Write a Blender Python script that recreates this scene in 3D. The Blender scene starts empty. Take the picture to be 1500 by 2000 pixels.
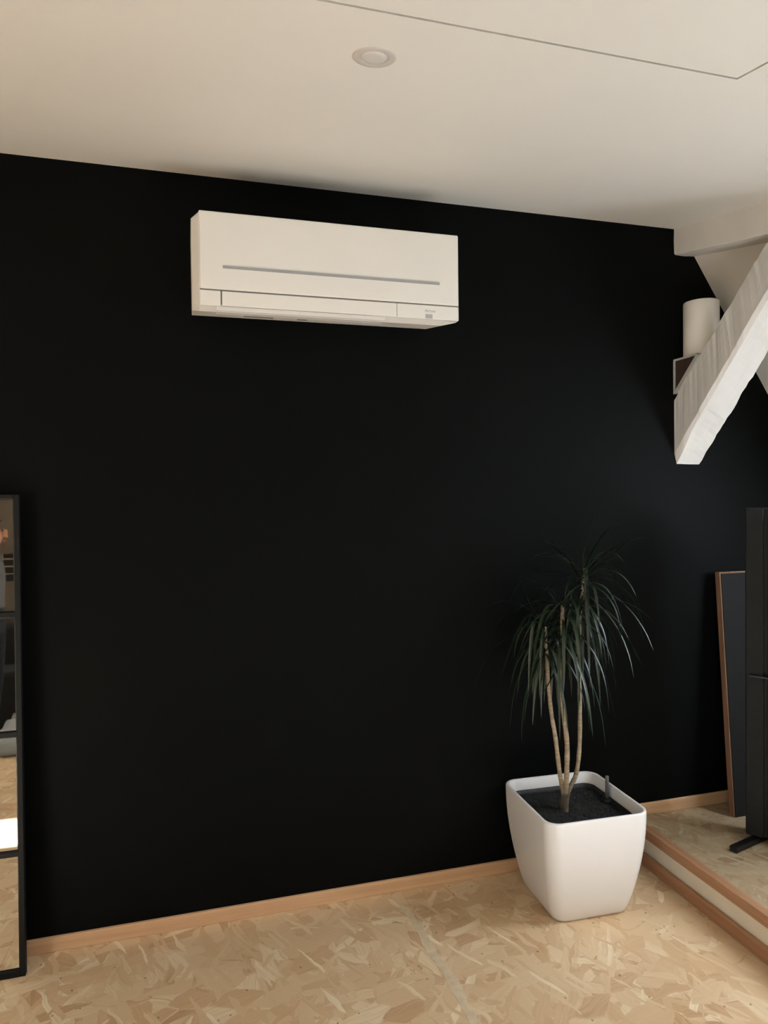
import bpy, bmesh, math, random
from mathutils import Vector, Matrix, noise

random.seed(7)
SC = bpy.context.scene
COL = SC.collection
R = math.radians

# ---------------------------------------------------------------- camera
def make_camera():
    yaw, pitch, roll = R(15.8875), R(-1.0934), R(-.6764)
    f = Vector((math.sin(yaw)*math.cos(pitch), math.cos(yaw)*math.cos(pitch), math.sin(pitch)))
    rt = Vector((math.cos(yaw), -math.sin(yaw), 0))
    up = rt.cross(f)
    r2 = rt*math.cos(roll) + up*math.sin(roll)
    u2 = -rt*math.sin(roll) + up*math.cos(roll)
    cd = bpy.data.cameras.new('camera')
    cd.sensor_fit = 'HORIZONTAL'; cd.sensor_width = 36; cd.lens = 36*1346.1/1500
    cd.clip_start = .02
    c = bpy.data.objects.new('camera', cd); COL.objects.link(c)
    m = Matrix.Identity(4)
    for i in range(3):
        m[i][0] = r2[i]; m[i][1] = u2[i]; m[i][2] = -f[i]
    m[0][3], m[1][3], m[2][3] = 0, -2.2838, 1.3675
    c.matrix_world = m
    SC.camera = c
make_camera()

# ---------------------------------------------------------------- sky, sun, daylight through the windows, added rear fill, exposure
w = bpy.data.worlds.new('sky'); SC.world = w; w.use_nodes = True
bg = w.node_tree.nodes['Background']
bg.inputs[0].default_value = (.62, .78, 1, 1); bg.inputs[1].default_value = .6

E_SUN, E_ROOF, E_LEFT, E_REAR = 108, 23, 34, 1.5
def area(name, loc, aim, sx, sy, power, col, spread=180):
    l = bpy.data.lights.new(name, 'AREA'); l.shape = 'RECTANGLE'; l.size = sx; l.size_y = sy
    l.energy = power; l.color = col; l.spread = R(spread)
    o = bpy.data.objects.new(name, l); COL.objects.link(o)
    o.location = loc
    o.rotation_euler = (Vector(aim)-Vector(loc)).to_track_quat('-Z', 'Y').to_euler()
    return o
SUN_DIR = Vector((.6, 1, -.5))
sl = bpy.data.lights.new('sun', 'SUN'); sl.energy = E_SUN; sl.angle = R(.53); sl.color = (1, .99, .94)
so = bpy.data.objects.new('sun', sl); COL.objects.link(so)
so.rotation_euler = SUN_DIR.to_track_quat('-Z', 'Y').to_euler()
# daylight entering by the roof window on the right and the rear left window
area('added_rear_fill', (-.15, -3.56, .95), (-.15, -2, .95), .85, .62, E_REAR, (.84, .92, 1))  # fill lamp added behind the camera, no known source
area('roof_window_daylight', (2.47, -.92, 1.38), (1.64, -.92, .82), .60, .80, E_ROOF, (.80, .90, 1))
area('rear_left_window_daylight', (-2.6, -3.56, .86), (-2.0, -2, .86), .9, .85, E_LEFT, (.95, .98, 1))

SC.view_settings.view_transform = 'Standard'
SC.view_settings.look = 'None'
SC.view_settings.gamma = 1
SC.view_settings.use_curve_mapping = False
SC.view_settings.exposure = 0.0

# ---------------------------------------------------------------- materials
def lin(c):
    return tuple(((v/255)/12.92 if v/255 <= .04045 else ((v/255+.055)/1.055)**2.4) for v in c)+(1,)

class NT:
    def __init__(s, name):
        s.m = bpy.data.materials.new(name); s.m.use_nodes = True
        s.t = s.m.node_tree; s.b = s.t.nodes['Principled BSDF']
    def n(s, typ, **k):
        x = s.t.nodes.new(typ)
        for a, v in k.items(): setattr(x, a, v)
        return x
    def l(s, a, b): s.t.links.new(a, b)
    def math(s, op, a, b=None, c=None, clamp=False):
        x = s.n('ShaderNodeMath', operation=op); x.use_clamp = clamp
        for i, v in enumerate((a, b, c)):
            if v is None: continue
            if hasattr(v, 'links') or hasattr(v, 'is_linked'): s.l(v, x.inputs[i])
            else: x.inputs[i].default_value = v
        return x.outputs[0]
    def mix(s, fac, a, b, blend='MIX'):
        x = s.n('ShaderNodeMix', data_type='RGBA', blend_type=blend)
        for i, v in ((0, fac), (6, a), (7, b)):
            if hasattr(v, 'is_linked'): s.l(v, x.inputs[i])
            else: x.inputs[i].default_value = v
        return x.outputs[2]
    def coord(s): return s.n('ShaderNodeTexCoord').outputs['Object']
    def mapping(s, src, rot=(0,0,0), scale=(1,1,1), loc=(0,0,0)):
        if any(rot) and tuple(scale) != (1, 1, 1):      # rotate first, then stretch
            src = s.mapping(src, rot=rot); rot = (0, 0, 0)
        x = s.n('ShaderNodeMapping'); s.l(src, x.inputs[0])
        x.inputs['Rotation'].default_value = rot; x.inputs['Scale'].default_value = scale; x.inputs['Location'].default_value = loc
        return x.outputs[0]
    def noise(s, src, scale, detail=4, rough=.5, dist=0):
        x = s.n('ShaderNodeTexNoise'); s.l(src, x.inputs['Vector'])
        x.inputs['Scale'].default_value = scale; x.inputs['Detail'].default_value = detail
        x.inputs['Roughness'].default_value = rough; x.inputs['Distortion'].default_value = dist
        return x.outputs
    def ramp(s, fac, stops):
        x = s.n('ShaderNodeValToRGB'); s.l(fac, x.inputs[0])
        e = x.color_ramp.elements
        while len(e) < len(stops): e.new(.5)
        for i, (p, c) in enumerate(stops): e[i].position = p; e[i].color = c
        return x.outputs[0]
    def bump(s, h, strength=.2, dist=.01):
        x = s.n('ShaderNodeBump'); x.inputs['Strength'].default_value = strength; x.inputs['Distance'].default_value = dist
        s.l(h, x.inputs['Height']); s.l(x.outputs[0], s.b.inputs['Normal'])

def plain(name, rgb, rough=.5, metal=0, var=.05, vscale=20, bump=0, bscale=200, spec=.5, coat=0):
    k = NT(name); co = k.coord()
    n = k.noise(co, vscale, 4)[0]
    c = lin(rgb); d = tuple(max(0, v*(1-var)) for v in c[:3])+(1,); u = tuple(min(1, v*(1+var)) for v in c[:3])+(1,)
    k.l(k.ramp(n, [(.3, d), (.7, u)]), k.b.inputs['Base Color'])
    k.b.inputs['Roughness'].default_value = rough; k.b.inputs['Metallic'].default_value = metal
    k.b.inputs['Specular IOR Level'].default_value = spec; k.b.inputs['Coat Weight'].default_value = coat
    if bump: k.bump(k.noise(co, bscale, 3)[0], bump, .002)
    return k.m

def osb(name, tint=(1, 1, 1), fineness=1):
    k = NT(name); co = k.coord()
    wob = k.noise(co, 5, 2)[1]
    va = k.n('ShaderNodeVectorMath', operation='MULTIPLY_ADD'); k.l(wob, va.inputs[0])
    va.inputs[1].default_value = (.07, .07, .0); k.l(co, va.inputs[2]); base = va.outputs[0]
    fine = k.noise(co, 60, 3)[1]
    vb = k.n('ShaderNodeVectorMath', operation='MULTIPLY_ADD'); k.l(fine, vb.inputs[0])
    vb.inputs[1].default_value = (.006, .006, 0); k.l(base, vb.inputs[2]); base = vb.outputs[0]
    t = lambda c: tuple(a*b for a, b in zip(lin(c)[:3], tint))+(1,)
    C = [(0, t((180, 140, 104))), (.2, t((208, 172, 133))), (.5, t((221, 190, 151))), (.8, t((228, 201, 163))), (1, t((246, 229, 198)))]
    col = None; hgt = None
    ang = [.15, .95, 1.75, 2.5, .55, 1.35, 2.15, 2.9, 1.15]
    for i, a in enumerate(ang):
        thin = i in (3, 6, 8)
        sx, sy = ((8, 27) if not thin else (8, 80))
        v = k.mapping(base, rot=(0, 0, a), scale=(fineness*sx*(1+.1*(i % 3)), fineness*sy*(1-.12*(i % 4)), 1), loc=(3.7*i, 1.9*i, 0))
        vo = k.n('ShaderNodeTexVoronoi', voronoi_dimensions='2D'); k.l(v, vo.inputs['Vector'])
        vo.inputs['Scale'].default_value = 1; vo.inputs['Randomness'].default_value = 1
        sep = k.n('ShaderNodeSeparateColor'); k.l(vo.outputs['Color'], sep.inputs[0])
        gr = k.noise(k.mapping(base, rot=(0, 0, a), scale=(9, 160, 1), loc=(i, i, 0)), 1, 3)[0]
        tone = k.math('ADD', k.math('MULTIPLY', sep.outputs[0], .8 if not thin else .75), k.math('MULTIPLY_ADD', gr, .45, -.12 if not thin else .02))
        c = k.ramp(tone, C)
        h = sep.outputs[1]
        if col is None: col, hgt = c, h
        else:
            edge = k.n('ShaderNodeTexVoronoi', voronoi_dimensions='2D', feature='DISTANCE_TO_EDGE'); k.l(v, edge.inputs['Vector'])
            edge.inputs['Scale'].default_value = 1
            th = .62 if not thin else .84
            m1 = k.math('MULTIPLY', k.math('SUBTRACT', sep.outputs[2], th), 30, clamp=True)
            m2 = k.math('MULTIPLY', k.math('SUBTRACT', edge.outputs[0], .015), 18, clamp=True)
            m = k.math('MULTIPLY', m1, m2)
            col = k.mix(m, col, c); 
            x = k.n('ShaderNodeMix', data_type='FLOAT'); k.l(m, x.inputs[0]); k.l(hgt, x.inputs[2]); k.l(h, x.inputs[3]); hgt = x.outputs[0]
    # broad tone drift, dark resin specks, worn pale haze
    big = k.noise(co, 3.2, 3)[0]
    col = k.mix(k.math('MULTIPLY', k.math('SUBTRACT', big, .38, clamp=True), 1.1, clamp=True), col, t((224, 196, 158)))
    sp = k.n('ShaderNodeTexVoronoi', voronoi_dimensions='2D'); k.l(base, sp.inputs['Vector']); sp.inputs['Scale'].default_value = 30
    spc = k.n('ShaderNodeSeparateColor'); k.l(sp.outputs['Color'], spc.inputs[0])
    spm = k.math('MULTIPLY', k.math('LESS_THAN', sp.outputs['Distance'], .10), k.math('GREATER_THAN', spc.outputs[0], .955))
    col = k.mix(k.math('MULTIPLY', spm, .55), col, t((92, 62, 38)))
    k.l(col, k.b.inputs['Base Color'])
    k.b.inputs['Roughness'].default_value = .46
    k.l(k.math('MULTIPLY_ADD', hgt, .22, .34), k.b.inputs['Roughness'])
    k.b.inputs['Specular IOR Level'].default_value = .4
    k.bump(hgt, .25, .0015)
    return k.m

def wood(name, c1, c2, axis=0, rough=.55):
    k = NT(name); co = k.coord()
    sc = [55, 55, 55]; sc[axis] = 1.6
    g = k.noise(k.mapping(co, scale=tuple(sc)), 1, 5, .6, .6)[0]
    b = k.noise(co, 4, 3)[0]
    f = k.math('ADD', k.math('MULTIPLY', g, .8), k.math('MULTIPLY', b, .3))
    k.l(k.ramp(f, [(.35, lin(c1)), (.72, lin(c2))]), k.b.inputs['Base Color'])
    k.b.inputs['Roughness'].default_value = rough
    k.bump(g, .1, .001)
    return k.m

def painted_wood(name, rgb, axis_rot):
    k = NT(name); co = k.coord()
    g = k.noise(k.mapping(co, rot=axis_rot, scale=(38, 38, 2.2)), 1, 5, .6, .8)[0]
    b = k.noise(co, 9, 3)[0]
    c = lin(rgb)
    k.l(k.ramp(b, [(.3, tuple(v*.93 for v in c[:3])+(1,)), (.7, c)]), k.b.inputs['Base Color'])
    k.b.inputs['Roughness'].default_value = .42
    k.bump(k.math('ADD', k.math('MULTIPLY', g, .7), k.math('MULTIPLY', b, .5)), .35, .005)
    return k.m

def black_wall():
    k = NT('black wall paint'); co = k.coord()
    n = k.noise(co, 2.2, 3)[0]
    k.l(k.ramp(n, [(.3, (.0020, .0024, .0023, 1)), (.7, (.0027, .0031, .0029, 1))]), k.b.inputs['Base Color'])
    k.l(k.math('MULTIPLY_ADD', k.noise(co, 1.6, 2)[0], .10, .58), k.b.inputs['Roughness'])
    k.b.inputs['Specular IOR Level'].default_value = .07
    k.bump(k.noise(co, 420, 2)[0], .25, .0012)
    return k.m

def soilm():
    k = NT('dark potting granulate'); co = k.coord()
    v = k.n('ShaderNodeTexVoronoi'); k.l(co, v.inputs['Vector']); v.inputs['Scale'].default_value = 150
    k.l(k.ramp(v.outputs['Color'], [(0, (.002, .002, .0025, 1)), (.85, (.007, .0065, .006, 1)), (1, (.03, .028, .026, 1))]), k.b.inputs['Base Color'])
    k.b.inputs['Roughness'].default_value = .85; k.bump(v.outputs['Distance'], .7, .004)
    return k.m

def leafm():
    k = NT('glossy dark green leaf'); co = k.coord()
    n = k.noise(co, 14, 3)[0]
    oi = k.n('ShaderNodeObjectInfo').outputs['Random']
    f = k.math('ADD', k.math('MULTIPLY', n, .5), k.math('MULTIPLY', oi, .5))
    k.l(k.ramp(f, [(.2, (.006, .015, .008, 1)), (.55, (.013, .030, .015, 1)), (.9, (.036, .052, .022, 1))]), k.b.inputs['Base Color'])
    k.b.inputs['Roughness'].default_value = .36; k.b.inputs['Specular IOR Level'].default_value = .7
    return k.m

def barkm():
    k = NT('pale ringed bark'); co = k.coord()
    n = k.noise(k.mapping(co, scale=(30, 30, 130)), 1, 3)[0]
    b = k.noise(co, 9, 2)[0]
    k.l(k.ramp(k.math('ADD', k.math('MULTIPLY', n, .7), k.math('MULTIPLY', b, .35)), [(.3, lin((112, 96, 76))), (.55, lin((158, 140, 114))), (.8, lin((186, 168, 140)))]), k.b.inputs['Base Color'])
    k.b.inputs['Roughness'].default_value = .75; k.bump(n, .5, .002)
    return k.m

M = {}
M['wallblack'] = black_wall()
M['ceil'] = plain('white ceiling paint', (234, 230, 221), .55, var=.015, vscale=3, bump=.05, bscale=250, spec=.3)
M['side'] = plain('warm white wall paint', (205, 192, 172), .6, var=.02, vscale=3)
M['rear'] = plain('taupe plaster', (92, 84, 74), .7, var=.12, vscale=5)
M['slope'] = plain('cream slope paint', (228, 222, 212), .6, var=.03, vscale=4, bump=.1, bscale=60)
M['osb'] = osb('oriented strand board')
M['osb2'] = osb('shaded oriented strand board', (.56, .58, .58), 1.5)  # platform board tinted darker to carry its shade
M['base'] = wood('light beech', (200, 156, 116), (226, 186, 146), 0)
M['basey'] = wood('shaded beech along step', (152, 108, 78), (184, 138, 102), 1)  # beech darkened, the shade along the step is in the colour
M['riser'] = plain('cream riser paint', (222, 212, 192), .5, var=.03)
M['filler'] = plain('pale joint filler', (222, 202, 170), .6, var=.10, vscale=40)
M['acwhite'] = plain('glossy white plastic', (236, 233, 226), .28, var=.008, vscale=4)
M['acside'] = plain('satin white plastic', (224, 219, 210), .45, var=.01)
M['acgap'] = plain('dark gap shade', (112, 108, 102), .6)  # grey that stands in for the shade inside gaps
M['silver'] = plain('silver trim', (158, 159, 160), .45, .0)
M['sticker'] = plain('light grey sticker', (176, 178, 174), .5)
M['ink'] = plain('grey print', (160, 162, 162), .5)
M['pot'] = plain('gloss white planter plastic', (238, 237, 236), .22, var=.006, vscale=3)
M['liner'] = plain('black liner plastic', (12, 12, 16), .5)
M['soil'] = soilm(); M['leaf'] = leafm(); M['bark'] = barkm()
M['trunkdark'] = plain('grey brown bark', (96, 84, 70), .85, var=.3, vscale=60, bump=.6, bscale=90)
M['gauge'] = plain('smoky clear plastic', (120, 122, 122), .2)
M['beam'] = painted_wood('white painted old timber', (228, 224, 214), (0, 0, 0))
M['beamy'] = painted_wood('cream painted old timber', (234, 229, 220), (R(90), 0, 0))
M['brace'] = painted_wood('white painted brace timber', (226, 223, 217), (R(-43), 0, 0))
M['rawend'] = wood('unpainted dark wood', (42, 30, 22), (74, 54, 40), 2, .8)
M['rim'] = plain('grey white painted edge', (186, 188, 180), .5, var=.1, vscale=30)
M['cyl'] = plain('matt white enamel', (234, 229, 218), .5, var=.01)
M['framem'] = plain('black metal frame', (9, 9, 8), .6, var=.15, spec=.25)
M['fabric'] = plain('charcoal fabric', (19, 20, 20), .85, var=.25, vscale=40, bump=.5, bscale=500)
M['fabric2'] = plain('dark charcoal panel', (14, 15, 15), .8, var=.2, vscale=40, bump=.3, bscale=400)
M['blackmetal'] = plain('black metal', (12, 12, 12), .4)
M['rawedge'] = wood('brown raw wood edge', (112, 80, 58), (140, 104, 78), 2, .8)
M['darkface'] = plain('near black board face', (9, 8, 7), .9, var=.2)
M['rubber'] = plain('black rubber', (10, 10, 10), .7)
M['lampring'] = plain('white lamp ring', (208, 200, 190), .4, var=.01)
M['lampglass'] = plain('opal lamp diffuser', (212, 208, 202), .3, var=.01)
M['sheet'] = plain('pale grey sheet', (168, 172, 178), .9, var=.08, vscale=8)
M['sheetb'] = plain('blue grey sheet', (150, 164, 178), .9, var=.08, vscale=8)
M['reflector'] = plain('pale grey rug wool', (188, 192, 198), .95, var=.06, vscale=60, bump=.4, bscale=300)
M['sofa'] = plain('black sofa fabric', (20, 20, 22), .9)
M['cab'] = plain('black cabinet lacquer', (16, 14, 13), .4)
M['lightline'] = plain('pale drawer edge', (150, 140, 128), .4)
M['skin'] = plain('skin', (206, 150, 120), .5, var=.05)
M['hair'] = plain('dark brown hair', (38, 26, 20), .6, var=.2, vscale=60)
M['shirt'] = plain('grey shirt cloth', (96, 96, 96), .9, var=.06)
M['trousers'] = plain('dark trouser cloth', (30, 32, 38), .9)
M['pane'] = None
mk = NT('clear window glass'); mk.b.inputs['Base Color'].default_value = (1, 1, 1, 1); mk.b.inputs['Roughness'].default_value = 0
mk.b.inputs['Transmission Weight'].default_value = 1; mk.b.inputs['IOR'].default_value = 1.0
M['glass'] = mk.m
mk = NT('silvered mirror'); mk.b.inputs['Base Color'].default_value = (.88, .87, .82, 1); mk.b.inputs['Metallic'].default_value = 1
mk.b.inputs['Roughness'].default_value = .015
nz = mk.noise(mk.coord(), 6, 2)[0]; mk.l(mk.math('MULTIPLY_ADD', nz, .02, .01), mk.b.inputs['Roughness'])
M['mirror'] = mk.m

# ---------------------------------------------------------------- helpers
def tag(o, label=None, cat=None, group=None, kind=None):
    if label: o['label'] = label
    if cat: o['category'] = cat
    if group: o['group'] = group
    if kind: o['kind'] = kind
    return o

def empty(name, loc=(0, 0, 0), **k):
    o = bpy.data.objects.new(name, None); COL.objects.link(o); o.location = loc; o.empty_display_size = .05
    return tag(o, **k)

def obj(name, bm, mat, parent=None, smooth=False, label=None, cat=None, kind=None, mats=None, loc=None):
    me = bpy.data.meshes.new(name)
    bmesh.ops.recalc_face_normals(bm, faces=bm.faces)
    bm.to_mesh(me); bm.free()
    for m in (mats or [mat]): me.materials.append(m)
    if smooth:
        for p in me.polygons: p.use_smooth = True
    o = bpy.data.objects.new(name, me); COL.objects.link(o)
    if parent is not None:
        o.parent = parent
        o.matrix_parent_inverse = parent.matrix_basis.inverted()   # children are modelled in world coordinates
        if parent.parent is not None:
            o.matrix_parent_inverse = (parent.parent.matrix_basis @ parent.matrix_parent_inverse @ parent.matrix_basis).inverted() if False else Matrix.Identity(4)
            o.matrix_parent_inverse = world_of(parent).inverted()
    return tag(o, label=label, cat=cat, kind=kind)

def world_of(o):
    m = o.matrix_basis.copy()
    if o.parent is not None: m = world_of(o.parent) @ o.matrix_parent_inverse @ m
    return m

def box(bm, x0, x1, y0, y1, z0, z1, bev=0, seg=2, T=None):
    r = bmesh.ops.create_cube(bm, size=1)
    vs = r['verts']
    for v in vs:
        v.co = Vector(((x0+x1)/2+v.co.x*(x1-x0), (y0+y1)/2+v.co.y*(y1-y0), (z0+z1)/2+v.co.z*(z1-z0)))
    if bev:
        es = list({e for v in vs for e in v.link_edges})
        rr = bmesh.ops.bevel(bm, geom=es, offset=bev, segments=seg, affect='EDGES', profile=.5)
        vs = list({v for f in rr['faces'] for v in f.verts} | {v for v in vs if v.is_valid})
    if T is not None:
        for v in vs: v.co = T @ v.co
    return vs

def prism(bm, pts, d):
    """extrude polygon pts (3D) by vector d"""
    a = [bm.verts.new(p) for p in pts]; b = [bm.verts.new(Vector(p)+Vector(d)) for p in pts]
    n = len(pts)
    bm.faces.new(a); bm.faces.new(b[::-1])
    for i in range(n): bm.faces.new((a[i], a[(i+1) % n], b[(i+1) % n], b[i]))
    return a+b

def sweep(bm, pts, radii, seg=10, flat=1):
    pts = [Vector(p) for p in pts]; rings = []
    ref = Vector((0, 1, 0))
    for i, p in enumerate(pts):
        t = (pts[min(i+1, len(pts)-1)]-pts[max(i-1, 0)]).normalized()
        u = t.cross(ref).normalized(); v = u.cross(t).normalized()
        rings.append([bm.verts.new(p+(u*math.cos(2*math.pi*k/seg)+v*math.sin(2*math.pi*k/seg)*flat)*radii[i]) for k in range(seg)])
    for a, b in zip(rings, rings[1:]):
        for k in range(seg): bm.faces.new((a[k], a[(k+1) % seg], b[(k+1) % seg], b[k]))
    bm.faces.new(rings[0][::-1]); bm.faces.new(rings[-1])

def smooth_path(pts, n):
    """Catmull-Rom through pts"""
    P = [Vector(p) for p in pts]; P = [P[0]*2-P[1]]+P+[P[-1]*2-P[-2]]
    out = []; m = len(P)-3
    for i in range(n+1):
        t = i/n*m; k = min(int(t), m-1); u = t-k
        a, b, c, d = P[k:k+4]
        out.append(.5*((2*b)+(c-a)*u+(2*a-5*b+4*c-d)*u*u+(3*b-a-3*c+d)*u**3))
    return out

def lathe(bm, prof, seg=32, c=(0, 0, 0), cap=True, T=None):
    rings = []
    for r, z in prof:
        rings.append([bm.verts.new(Vector((c[0]+r*math.cos(2*math.pi*k/seg), c[1]+r*math.sin(2*math.pi*k/seg), c[2]+z))) for k in range(seg)])
    for a, b in zip(rings, rings[1:]):
        for k in range(seg): bm.faces.new((a[k], a[(k+1) % seg], b[(k+1) % seg], b[k]))
    if cap: bm.faces.new(rings[0][::-1]); bm.faces.new(rings[-1])
    if T is not None:
        for rg in rings:
            for v in rg: v.co = T @ v.co

# ---------------------------------------------------------------- setting
SL = .175                                  # the ceiling drops towards the camera
cz = lambda y: 2.402+SL*y
XL, YB, XR = -3.2, -3.6, 3.385             # left wall, rear wall, foot of the roof slope
XP = 1.61                                  # riser of the raised platform
PZ = .13
slx = lambda z: 1.922+(2.314-z)*.5589/.8292   # the roof slope in x as a function of z

# floor: strand board sheets with a filled joint
sx = 0.695
bm = bmesh.new(); box(bm, XL-.05, XP+.05, YB-.05, .06, -.06, -.019)
floor = obj('floor', bm, M['rubber'], kind='structure')
for x0, x1 in ((XL, -.555), (-.5545, sx-.0005), (sx+.0005, XP)):
    for y0, y1 in ((YB, -1.8), (-1.797, 0)):
        bm = bmesh.new(); box(bm, x0, x1, y0, y1, -.018, 0)
        obj('floor_panel', bm, M['osb'], floor)
def filler_strip():
    bm = bmesh.new(); n = 60; L = []; Rr = []
    for i in range(n+1):
        y = -1.75*i/n-.04
        xm = .66+.05*(1-math.exp(y*2.6)) + .004*math.sin(y*23)
        wd = .009+.011*abs(noise.noise(Vector((y*5, 3, 0))))+.006*max(0, -y-.2)
        if y > -.12: wd *= .4
        L.append(bm.verts.new((xm-wd*(1+.5*noise.noise(Vector((y*17, 0, 0)))), y, .0006)))
        Rr.append(bm.verts.new((xm+wd*(1+.5*noise.noise(Vector((y*17, 9, 0)))), y, .0006)))
    for i in range(n): bm.faces.new((L[i], Rr[i], Rr[i+1], L[i+1]))
    r = bmesh.ops.extrude_face_region(bm, geom=list(bm.faces))
    for v in r['geom']:
        if isinstance(v, bmesh.types.BMVert): v.co.z = -.004
    return obj('joint_filler', bm, M['filler'], floor, label='pale smeared filler along the board joint')
filler_strip()

# raised platform on the right
bm = bmesh.new(); box(bm, XP+.018, XR+.1, YB, .05, -.02, .112)
plat = obj('platform', bm, M['riser'], kind='structure', label='raised strand board platform with a cream riser beside the planter')
bm = bmesh.new(); box(bm, XP, XP+.018, YB, 0, -.01, .099); obj('riser_board', bm, M['riser'], plat)
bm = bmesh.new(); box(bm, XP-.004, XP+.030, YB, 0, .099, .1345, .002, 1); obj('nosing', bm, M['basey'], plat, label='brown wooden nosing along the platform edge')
for y0, y1 in ((YB, -1.2), (-1.198, 0)):
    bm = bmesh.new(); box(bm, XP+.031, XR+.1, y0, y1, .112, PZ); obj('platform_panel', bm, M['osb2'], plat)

# walls
bm = bmesh.new()
prism(bm, [(XL, 0, -.05), (3.6, 0, -.05), (slx(0)+.05, 0, 0), (slx(2.40)+.02, 0, 2.40), (1.80, 0, 2.45), (XL, 0, 2.45)], (0, .08, 0))
obj('wall_back', bm, M['wallblack'], kind='structure')
bm = bmesh.new(); prism(bm, [(XL, .05, -.05), (XL, YB, -.05), (XL, YB, 2.6), (XL, .05, 2.6)], (-.08, 0, 0)); obj('wall_left', bm, M['side'], kind='structure')
wx0, wx1, wz0, wz1 = -3.1, -2.10, .40, 1.315
bm = bmesh.new()
vx0, vx1, vz0, vz1 = -.58, .28, .62, 1.28  # opening added to let in extra sun bounce
for a, b, c, d in ((XL-.05, wx0, -.05, 1.95), (wx1, vx0, -.05, 1.95), (vx1, 3.6, -.05, 1.95), (wx0, wx1, -.05, wz0), (wx0, wx1, wz1, 1.95), (vx0, vx1, -.05, vz0), (vx0, vx1, vz1, 1.95)):
    box(bm, a, b, YB-.12, YB, c, d)
obj('wall_rear', bm, M['rear'], kind='structure')

bm = bmesh.new(); box(bm, XL, XP-.015, -.012, 0, 0, .045, .002, 1); obj('baseboard_back', bm, M['base'], kind='structure')
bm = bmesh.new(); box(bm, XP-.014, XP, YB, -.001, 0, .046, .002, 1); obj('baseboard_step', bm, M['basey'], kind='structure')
bm = bmesh.new(); box(bm, XP, XR-.03, -.012, 0, PZ, .175, .002, 1); obj('baseboard_platform', bm, M['base'], kind='structure')

# ceiling with a hatch
hx0, hx1, hy0, hy1 = .06, 1.077, -1.95, -1.132
bm = bmesh.new()
XC = 2.05
def cbox(bm, x0, x1, y0, y1, dz0, dz1):
    prism(bm, [(x0, y0, cz(y0)+dz0), (x1, y0, cz(y0)+dz0), (x1, y1, cz(y1)+dz0), (x0, y1, cz(y1)+dz0)], (0, 0, dz1-dz0))
g = .0035
xs = [XL-.05, hx0-g, hx1+g, XC]; ys = [YB-.1, hy0-g, hy1+g, .06]
V = {(i, j, k): bm.verts.new((xs[i], ys[j], cz(ys[j])+.05*k)) for i in range(4) for j in range(4) for k in range(2)}
for i in range(3):
    for j in range(3):
        if (i, j) == (1, 1):
            for a, b in (((1, 1), (2, 1)), ((2, 1), (2, 2)), ((2, 2), (1, 2)), ((1, 2), (1, 1))):
                bm.faces.new((V[a+(0,)], V[b+(0,)], V[b+(1,)], V[a+(1,)]))
            continue
        for k in range(2): bm.faces.new([V[(i+a, j+b, k)] for a, b in ((0, 0), (1, 0), (1, 1), (0, 1))])
ceil = obj('ceiling', bm, M['ceil'], kind='structure')
bm = bmesh.new(); cbox(bm, hx0, hx1, hy0, hy1, .0015, .03); obj('hatch_panel', bm, M['ceil'], ceil, label='flush white ceiling hatch panel outlined by a thin dark gap')
bm = bmesh.new(); cbox(bm, hx0-.03, hx1+.03, hy0-.03, hy1+.03, .051, .06); obj('hatch_backing', bm, M['rubber'], ceil)

# roof slope on the right, with a roof window
sd = Vector((.5589, 0, -.8292)); sn = Vector((-.8292, 0, -.5589))   # down the slope / into the room
P0 = Vector((1.922, 0, 2.314))
def slab(bm, s0, s1, y0, y1, t=.08):
    q = [P0+sd*s0+Vector((0, y0, 0)), P0+sd*s1+Vector((0, y0, 0)), P0+sd*s1+Vector((0, y1, 0)), P0+sd*s0+Vector((0, y1, 0))]
    prism(bm, q, -sn*t)
rw = (.62, 1.55, -1.26, -.58)     # roof window: from/to along the slope, from/to in y
bm = bmesh.new()
slab(bm, -.25, 2.75, rw[3], .05); slab(bm, -.25, 2.75, YB-.05, rw[2]); slab(bm, -.25, rw[0], rw[2], rw[3]); slab(bm, rw[1], 2.75, rw[2], rw[3])
obj('ceiling_slope', bm, M['slope'], kind='structure')
def window_slope():
    root = bmesh.new(); s0, s1, y0, y1 = rw; t = .045
    for a in ((s0, s0+t, y0, y1), (s1-t, s1, y0, y1), (s0+t, s1-t, y0, y0+t), (s0+t, s1-t, y1-t, y1)): slab(root, *a, t=.07)
    o = obj('window_1', root, M['acside'], kind='structure')
    return o
window_slope()
bm = bmesh.new(); t = .012
for a, b, c, d in ((wx0, wx0+t, wz0, wz1), (wx1-t, wx1, wz0, wz1), (wx0+t, wx1-t, wz0, wz0+t), (wx0+t, wx1-t, wz1-t, wz1), (wx0+t, wx1-t, .97, 1.122)): box(bm, a, b, YB-.1, YB-.03, c, d)
obj('window_2', bm, M['acside'], kind='structure')
bm = bmesh.new(); t = .012
for a, b, c, d in ((vx0, vx0+t, vz0, vz1), (vx1-t, vx1, vz0, vz1), (vx0+t, vx1-t, vz0, vz0+t), (vx0+t, vx1-t, vz1-t, vz1)): box(bm, a, b, YB-.1, YB-.03, c, d)
obj('added_window', bm, M['acside'], kind='structure')  # frame of the made-up opening behind the camera, added for fill
# ---------------------------------------------------------------- old timbers
def rough_mesh(bm, amp, freq, cuts):
    bmesh.ops.subdivide_edges(bm, edges=list(bm.edges), cuts=cuts, use_grid_fill=True)
    for v in bm.verts:
        n = noise.noise_vector(v.co*freq)
        n2 = noise.noise_vector(v.co*freq*3.3+Vector((5, 5, 5)))
        v.co += (n*amp+n2*amp*.35)

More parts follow.
